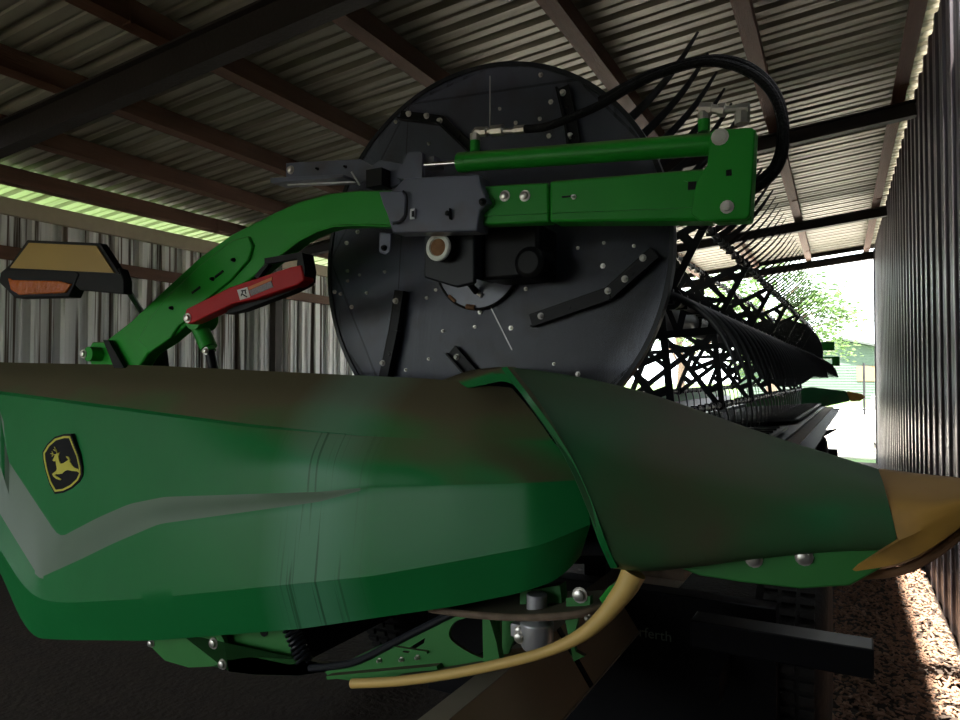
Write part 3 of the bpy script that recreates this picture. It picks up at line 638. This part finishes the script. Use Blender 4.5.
m = MB().prism(XZ([(602, 596), (612, 584), (622, 580), (616, 596), (608, 606)], 1.6), 1.58, 1.62); obj('guard_mount', m, 'green_paint', hr)
# yellow curved guard
yg = [(352, 683.5), (400, 681), (450, 674), (500, 664), (545, 652), (580, 636), (602, 618), (617, 600), (627, 586), (634, 572)]
n = len(yg); pts = smoothpts([P(x, y, 1.50 + .03 * i / n) for i, (x, y) in enumerate(yg)], 6)
rs = [.0125 + .016 * max(0, (i / len(pts) - .45)) / .55 for i in range(len(pts))]
obj('curved_guard', MB().tube(pts, rs, 14), 'yellow', hr, label='yellow curved guard strip below the panel')

# reel: centre tube, spiders, bats with tines
RY0, RY1 = 2.25, 13.4
m = MB().tube([(DC.x, RY0, DC.z), (DC.x, RY1 + .2, DC.z)], .10, 24); obj('reel_tube', m, 'blacksteel', hr, smooth=40)
bats = [(-.745, 2.43), (-1.35, 2.61), (-1.77, 2.17), (-1.60, 1.46), (-.93, 1.39), (-.575, 1.87)]
sy_list = [2.45, 3.9, 5.48, 7.08, 8.68, 10.35, 12.0, 13.3]
def spider(y):
    m = MB(); c = Vector((DC.x, y, DC.z))
    angs = [math.atan2(z - DC.z, x - DC.x) for x, z in bats]
    for a, (x, z) in zip(angs, bats):
        tip = Vector((x, y, z)); d = (tip - c); L_ = d.length; d.normalize(); q = Vector((-d.z, 0, d.x))
        a1 = c + d * .12 + q * .17; a2 = c + d * .12 - q * .17
        t1, t2 = tip + q * .012, tip - q * .012
        m.bar(a1, t1, .042, .008); m.bar(a2, t2, .042, .008)
        for f, w in ((.42, .036), (.76, .05)):
            m.bar(a1.lerp(t1, f), a2.lerp(t2, f), w, .008)
        m.bar(a1.lerp(t1, .04), a2.lerp(t2, .42), .03, .007)
        m.lathe(tip, [(.038, .012), (.038, -.012)], seg=14)
    # hub ring
    k = [c + Vector((math.cos(i * math.pi / 9), 0, math.sin(i * math.pi / 9))) * .21 for i in range(18)]
    for i in range(18): m.bar(k[i], k[(i + 1) % 18], .05, .008)
    k = [c + Vector((math.cos(i * math.pi / 6), 0, math.sin(i * math.pi / 6))) * .105 for i in range(12)]
    for i in range(12): m.bar(k[i], k[(i + 1) % 12], .03, .02)
    return m
for y in sy_list: obj('reel_spider', spider(y), 'blacksteel', hr, smooth=0)
tine_dir = {0: [(0, 0), (.05, .028), (.13, .09), (.22, .18), (.295, .285)], 5: [(0, 0), (.05, -.01), (.13, -.06), (.20, -.15), (.245, -.28)],
            4: [(0, 0), (.02, -.06), (.03, -.15), (.02, -.24), (-.01, -.32)], 3: [(0, 0), (.02, -.06), (.03, -.15), (.02, -.24), (-.01, -.32)]}
tine_mesh = {}
for key in [(k, q) for k in tine_dir for q in (1.25, .6, .9)]:
    k, q = key; pts = tine_dir[k]
    t = MB().tube(smoothpts([(x, 0, z) for x, z in pts], 3), [q * w for w in (.008, .0085, .0085, .008, .0075, .007, .0065, .006, .0055, .005, .004, .003, .002)], 6, flat=1.8)
    t.box((0, 0, 0), (.04, .03, .04)); me = t.mesh('tine', 50); me.materials.append(M['tine']); tine_mesh[key] = me
count = {0: 42, 5: 40, 4: 18, 3: 0}
rest = bmesh.new()
for i, (x, z) in enumerate(bats):
    m = MB().tube([(x, RY0, z), (x, RY1, z)], .021, 10)
    for j in range(50): m.box((x, RY0 + .12 + j * .22, z), (.05, .02, .05))
    b = obj('reel_bat', m, 'blacksteel', hr)
    if i not in tine_dir: continue
    for j in range(66):
        y = RY0 + .05 + j * .168
        if j < count[i]:
            o = link(bpy.data.objects.new('tine', tine_mesh[(i, (1.25 if j < 14 else .6) if i == 0 else .9)])); o.parent = b; o.location = Vector((x, y, z)) - HB
        elif j % 2 == 0:
            n0_ = len(rest.verts); rest.from_mesh(tine_mesh[(i, .6 if i == 0 else .9)]); rest.verts.ensure_lookup_table()
            bmesh.ops.translate(rest, vec=(x, y, z), verts=rest.verts[n0_:])
mr_ = MB(); mr_.b.free(); mr_.b = rest
o = obj('far_tines', mr_, 'tine', hr, smooth=50); o['kind'] = 'stuff'
# header body behind the reel: floor, back sheet, beams, belts, cutterbar
m = MB().prism([(-2.25, .95), (-2.15, .92), (-1.0, 1.0), (-.55, 1.07), (-.55, 1.09), (-1.0, 1.03), (-2.1, .96), (-2.18, 1.26), (-2.28, 1.26)], 2.0, 13.9)
obj('header_pan', m, 'blacksteel', hr)
m = MB().box2((-2.35, 1.85, .85), (-2.2, 14.0, 1.0)).box2((-2.4, 1.85, 1.25), (-2.25, 14.0, 1.4)); obj('rear_beam', m, 'green_frame', hr)
def beltm(y0, y1):
    m = MB().prism([(-2.05, 1.0), (-.62, 1.11), (-.62, 1.13), (-2.05, 1.02)], y0, y1); n = int((y1 - y0) / .28)
    for i in range(n): m.prism([(-2.0, 1.024), (-.66, 1.128), (-.66, 1.15), (-2.0, 1.046)], y0 + i * .28, y0 + i * .28 + .03)
    return m
obj('draper_belt', beltm(2.2, 7.3), 'black', hr); obj('draper_belt', beltm(8.6, 13.8), 'belt', hr)
m = MB().box2((-.60, 2.0, 1.03), (-.44, 13.9, 1.07)); cb = obj('cutterbar', m, 'rustdark', hr)
m = MB()
for i in range(150): m.prism([(-.46, 1.03), (-.32, 1.045), (-.46, 1.065)], 2.1 + i * .078, 2.125 + i * .078)
o = obj('knife_guards', m, 'blacksteel', cb); o['kind'] = 'stuff'
# far divider and far reel arm
fd = [(735, 398), (780, 390), (812, 387), (846, 391), (850, 401), (832, 405), (814, 410), (800, 418), (735, 422)]
m = MB().prism(XZ(fd, 14.0), 13.95, 14.15); obj('far_divider', m, 'green_dusty', hr, bevel=.02)
m = MB().prism(XZ([(846, 390.8), (862, 394), (866, 397), (860, 401), (850, 401.5)], 14.0), 13.96, 14.14); obj('far_divider_nose', m, 'nose', hr, bevel=.03)
m = MB().box2(P(770, 343, 13.8), P(835, 351, 13.95)); m.box2(P(800, 357, 13.8), P(840, 359, 13.95)); m.box2(P(800, 364, 13.8), P(840, 366, 13.95)); m.box2(P(832, 357, 13.8), P(840, 366, 13.95)); obj('far_lift_arm', m, 'green_paint', hr)
m = MB().prism(XZ([(800, 442), (803, 436), (815, 432), (840, 428), (822, 438), (806, 443)], 13.0), 12.98, 13.05, ); obj('crop_lifter', m, 'blacksteel', hr)
m = MB().prism([(DC.x + .6 * math.cos(a * math.pi / 12), DC.z + .6 * math.sin(a * math.pi / 12)) for a in range(24)], 13.62, 13.66); obj('far_reel_disc', m, 'blacksteel', hr)
m = MB().box2((-2.6, 1.95, .95), (-1.9, 14.0, 1.1)); m.box2((-2.4, 1.85, .80), (-2.25, 14.0, .95)); obj('support_frame', m, 'blacksteel', hr)

# ================================================================== THE TRAILER
TB = Vector((-1.3, 2.5, 0))
tr = thing('header_trailer', 'dark header trailer with tan side beam and rear bumper carrying the green header', 'trailer', (0, 0, 0))
tr['_b'] = list(TB); tr.location = rotH @ TB; tr.rotation_euler = (0, 0, -HR)
def onl(px, py, z): return (z - CH) / ratio(px, py)
zt = .70; xa, xb = onl(421, 720, zt), onl(449, 720, zt); zb = .52; xc_ = onl(563, 720, zb)
m = MB().prism([(xa, zt), (xb, zt), (xc_, zb), (xc_ - .02, zb - .02), (xb, zt - .26), (xa, zt - .26)], .85, 6.2)
tbm = obj('side_beam', m, 'tan', tr, smooth=0)
m = MB().prism([(xa - .004, zt + .0005), (xb + .002, zt + .0005), (xb + .002, zt + .004), (xa - .004, zt + .004)], .85, 6.2); obj('beam_top', m, 'tanlight', tbm, label='dusty top of the tan beam')
for yy in (2.35, 3.1):
    m = MB(); a, b = Vector((xb, yy, zt + .003)), Vector((xc_, yy, zb + .003)); d = b - a
    m.box((a + b) / 2, (d.length, .03, .006), ry=-math.atan2(d.z, d.x)); obj('beam_seam', m, 'black', tbm)
m = MB().box((xc_, 3.5, zb), (.006, 5.3, .006)); obj('beam_edge', m, 'tanlight', tbm)
# dark rear cross panel with lettering
m = MB().box2((-1.9, 2.95, .06), (-.30, 3.05, .70)); pn = obj('cross_panel', m, 'black', tr, bevel=.004)
bu = MB().box2((P(690, 625, 2.62).x, 2.62, P(874, 650, 2.62).z), (P(874, 650, 2.62).x, 2.74, P(870, 680, 2.62).z)); bo = obj('bumper', bu, 'black', tr, bevel=.006)
m = MB().box2((P(700, 640, 2.62).x, 2.7, .4), (P(715, 640, 2.62).x, 2.96, .5)); obj('bumper_mount', m, 'black', tr)
fc = bpy.data.curves.new('lettering', 'FONT'); fc.body = 'erferth'; fc.size = .052; fc.extrude = .001
tmp = link(bpy.data.objects.new('tmp', fc)); dg = bpy.context.evaluated_depsgraph_get(); me = bpy.data.meshes.new_from_object(tmp.evaluated_get(dg)); bpy.data.objects.remove(tmp)
me.materials.clear(); me.materials.append(mat('faded_lettering', (.30, .38, .30), .7, var=.1))
q0 = P(632, 636, 2.945); q1 = P(671, 642, 2.945); w_ = max(v.co.x for v in me.vertices); s_ = (q1.x - q0.x) / w_
o = link(bpy.data.objects.new('lettering', me)); o.parent = pn; o.location = Vector((q0.x, 2.947, q1.z)) - TB; o.rotation_euler = (R(90), 0, 0); o.scale = (s_, s_, s_)
# wheels
def wheel(x, y, r=.40, w=.26):
    m = MB().lathe((x, y, r), [(r * .58, -w / 2), (r * .80, -w / 2 - .01), (r * .95, -w * .46), (r, -w * .34), (r, w * .34), (r * .95, w * .46), (r * .80, w / 2 + .01), (r * .58, w / 2)], axis='X', seg=48)
    for i in range(48):
        a = i * 2 * math.pi / 48
        for s in (-.27, 0, .27): m.box((x + s * w, y + (r + .001) * math.cos(a), r + (r + .001) * math.sin(a)), (w * .2, .03, .03), rx=a)
    o = obj('wheel', m, 'rubber', tr, smooth=40)
    m = MB().lathe((x, y, r), [(r * .6, -w / 2 + .01), (r * .5, -w * .2), (.07, -w * .1), (.07, w * .3), (r * .5, w * .2), (r * .6, w / 2 - .01)], axis='X', seg=32); obj('rim', m, 'rust', o, smooth=40)
wheel(-.27, 3.42); wheel(-2.25, 3.42); wheel(-.55, 10.6); wheel(-2.25, 10.6)
m = MB().tube([(-2.2, 3.42, .4), (-.3, 3.42, .4)], .045, 12).tube([(-2.2, 10.6, .4), (-.6, 10.6, .4)], .045, 12); obj('axle', m, 'blacksteel', tr)
m = MB().box2((-1.32, 2.3, .36), (-1.14, 14.0, .52)).box2((-2.3, 2.3, .36), (-2.14, 14.0, .52)); obj('main_rail', m, 'black', tr)
for yy in (3.6, 7.4, 11.5): m = MB().box2((-2.3, yy, .52), (-2.2, yy + .1, .86)).box2((-1.32, yy, .52), (-1.2, yy + .1, .99)).box2((-2.3, yy, .36), (-1.14, yy + .1, .46)); obj('saddle_post', m, 'blacksteel', tr)
m = MB().box2(P(821, 449, 12.0), P(838, 456, 12.2)); m.box2(P(826, 454, 12.0), P(830, 470, 12.1)); m.box2((-1.3, 12.0, .40), (P(830, 456, 12.0).x, 12.1, .46)); obj('marker_box', m, 'blacksteel', tr)

# ================================================================== OUTSIDE
def tree(name, x, y, h, cr, n, label, seed, cz_=None):
    t = thing(name, label, 'tree', (x, y, -.06), 'trees beyond the driveway')
    rn = random.Random(seed); m = MB().tube([(x, y, -.06), (x + .1, y, h * .3), (x - .1, y, h * .6)], [.28, .2, .12], 10)
    tips = []
    for i in range(14):
        a = rn.uniform(0, 6.28); z0 = h * rn.uniform(.25, .5); e = Vector((x + math.cos(a) * cr * rn.uniform(.4, .9), y + math.sin(a) * cr * rn.uniform(.4, .9), z0 + h * rn.uniform(.1, .45)))
        m.tube([(x, y, z0), ((x + e.x) / 2, (y + e.y) / 2, z0 + (e.z - z0) * .65), e], [.08, .05, .02], 6); tips.append(e)
    obj('trunk', m, 'bark', t)
    m = MB()
    cl = [(rn.uniform(-1, 1), rn.uniform(-1, 1), rn.uniform(-1, 1)) for _ in range(70)]
    cl = [Vector(c) for c in cl if Vector(c).length < 1]
    cen = [Vector((x + c.x * cr, y + c.y * cr, h * .62 + c.z * h * .38)) for c in cl] + tips
    for i in range(n):
        c = rn.choice(cen); p = c + Vector((rn.gauss(0, 1), rn.gauss(0, 1), rn.gauss(0, .7))) * cr * .13
        d = Matrix.Rotation(rn.uniform(0, 6.28), 3, 'Z') @ Matrix.Rotation(rn.uniform(-1, 1), 3, 'X'); s = rn.uniform(.06, .14)
        vs = [m.b.verts.new(p + d @ Vector(q) * s) for q in ((-1, 0, 0), (0, -.5, .1), (1, 0, 0), (0, .5, .1))]; m.b.faces.new(vs)
    me = m.mesh('foliage', 0, t['_b']); me.materials.append(M['leaf']); o = link(bpy.data.objects.new('foliage', me)); o.parent = t; o['kind'] = 'stuff'
def at(px, D):   # a spot on the ground in the direction of a picture column, D metres away
    x, y, u = ray(px, 377, YAW); return x * D, y * D
tree('tree', *at(770, 30), 7.2, 3.3, 9000, 'bright green leafy tree in front of the pale house beyond the driveway', 1)
tree('tree', *at(680, 42), 8.0, 3.6, 6000, 'green tree seen through the reel left of the house', 2)
tree('tree', *at(585, 54), 8.0, 3.6, 3500, 'green tree low behind the reel disc edge', 5)
hx0, hy0 = at(838, 52)
hs = thing('house', 'pale green gabled house beyond the driveway, behind the leafy tree', 'house', (hx0, hy0, -.06))
g = [(hx0 - 7, -.06), (hx0 + 9, -.06), (hx0 + 9, 2.3), (hx0 + .2, 4.3), (hx0 - 7, 2.6)]
m = MB().prism(g, hy0, hy0 + 10)
hw = obj('house_wall', m, 'siding', hs, smooth=0)
m = MB()
for i in range(18): m.box((hx0 + 1, hy0 - .01, .1 + i * .2), (15.9 if i < 11 else 15.9 - (i - 10) * 1.8, .03, .02))
obj('siding', m, 'siding', hs)
m = MB(); 
for a, b in (((hx0 - 7.4, 2.5), (hx0 + .2, 4.42)), ((hx0 + .2, 4.42), (hx0 + 9.4, 2.28))):
    m.bar((a[0], hy0 + 4.8, a[1]), (b[0], hy0 + 4.8, b[1]), .16, 11)
obj('house_roof', m, 'shingle', hs, smooth=0)
p = PW(868, 382, hy0 - .05); m = MB().box2((p.x - .7, hy0 - .06, 1.3), (p.x + .5, hy0 - .02, 2.4)); obj('house_window', m, 'sign', hs, label='orange tinted window')
p = at(864, 30); m = MB().tube([(p[0], p[1], -.06), (p[0], p[1], 2.2)], .05, 8); tag(obj('yard_pole', m, 'blacksteel', base=(p[0], p[1], -.06)), 'thin dark pole standing in front of the pale house', 'pole')
p = at(873.5, 14.9); m = MB().tube([(p[0], p[1], -.06), (p[0], p[1], .95)], .012, 8)
u = thing('utility_box', 'small grey box on a thin post beside the shed corner', 'utility box', (p[0], p[1], -.06))
obj('post', m, 'blacksteel', u); obj('box', MB().box((p[0], p[1], 1.05), (.10, .08, .30)), 'cast', u, bevel=.01)

# ================================================================== LIGHT
w = bpy.data.worlds.new('sky'); C.world = w; w.use_nodes = True; N = w.node_tree.nodes; L = w.node_tree.links
bg = N['Background']; bg.inputs['Color'].default_value = (.90, .96, 1, 1); bg.inputs['Strength'].default_value = 5.0
sd = bpy.data.lights.new('sun', 'SUN'); sd.energy = 44; sd.angle = R(1); sd.color = (1, .93, .82); s = link(bpy.data.objects.new('sun', sd))
s.rotation_euler = Vector((0, .42, -1)).to_track_quat('-Z', 'Y').to_euler()
def portal(name, loc, rot, sx, sz):
    d = bpy.data.lights.new(name, 'AREA'); d.shape = 'RECTANGLE'; d.size = sx; d.size_y = sz; d.cycles.is_portal = True
    o = link(bpy.data.objects.new(name, d)); o.location = loc; o.rotation_euler = rot
portal('portal_far', (-3.06, Y1 + .25, 1.9), (R(-90), 0, 0), 7.6, 4.2)
portal('portal_near', (-4.3, Y0 - .2, 1.25), (R(90), 0, 0), 5.0, 2.7)
v = C.view_settings; C.display_settings.display_device = 'sRGB'; v.view_transform = 'Standard'; v.look = 'None'; v.gamma = 1; v.use_curve_mapping = False; v.exposure = 0.12
C.cycles.use_denoising = True; C.cycles.max_bounces = 8; C.cycles.diffuse_bounces = 5; C.cycles.sample_clamp_indirect = 8
for o in bpy.data.objects:
    if '_b' in o: del o['_b']
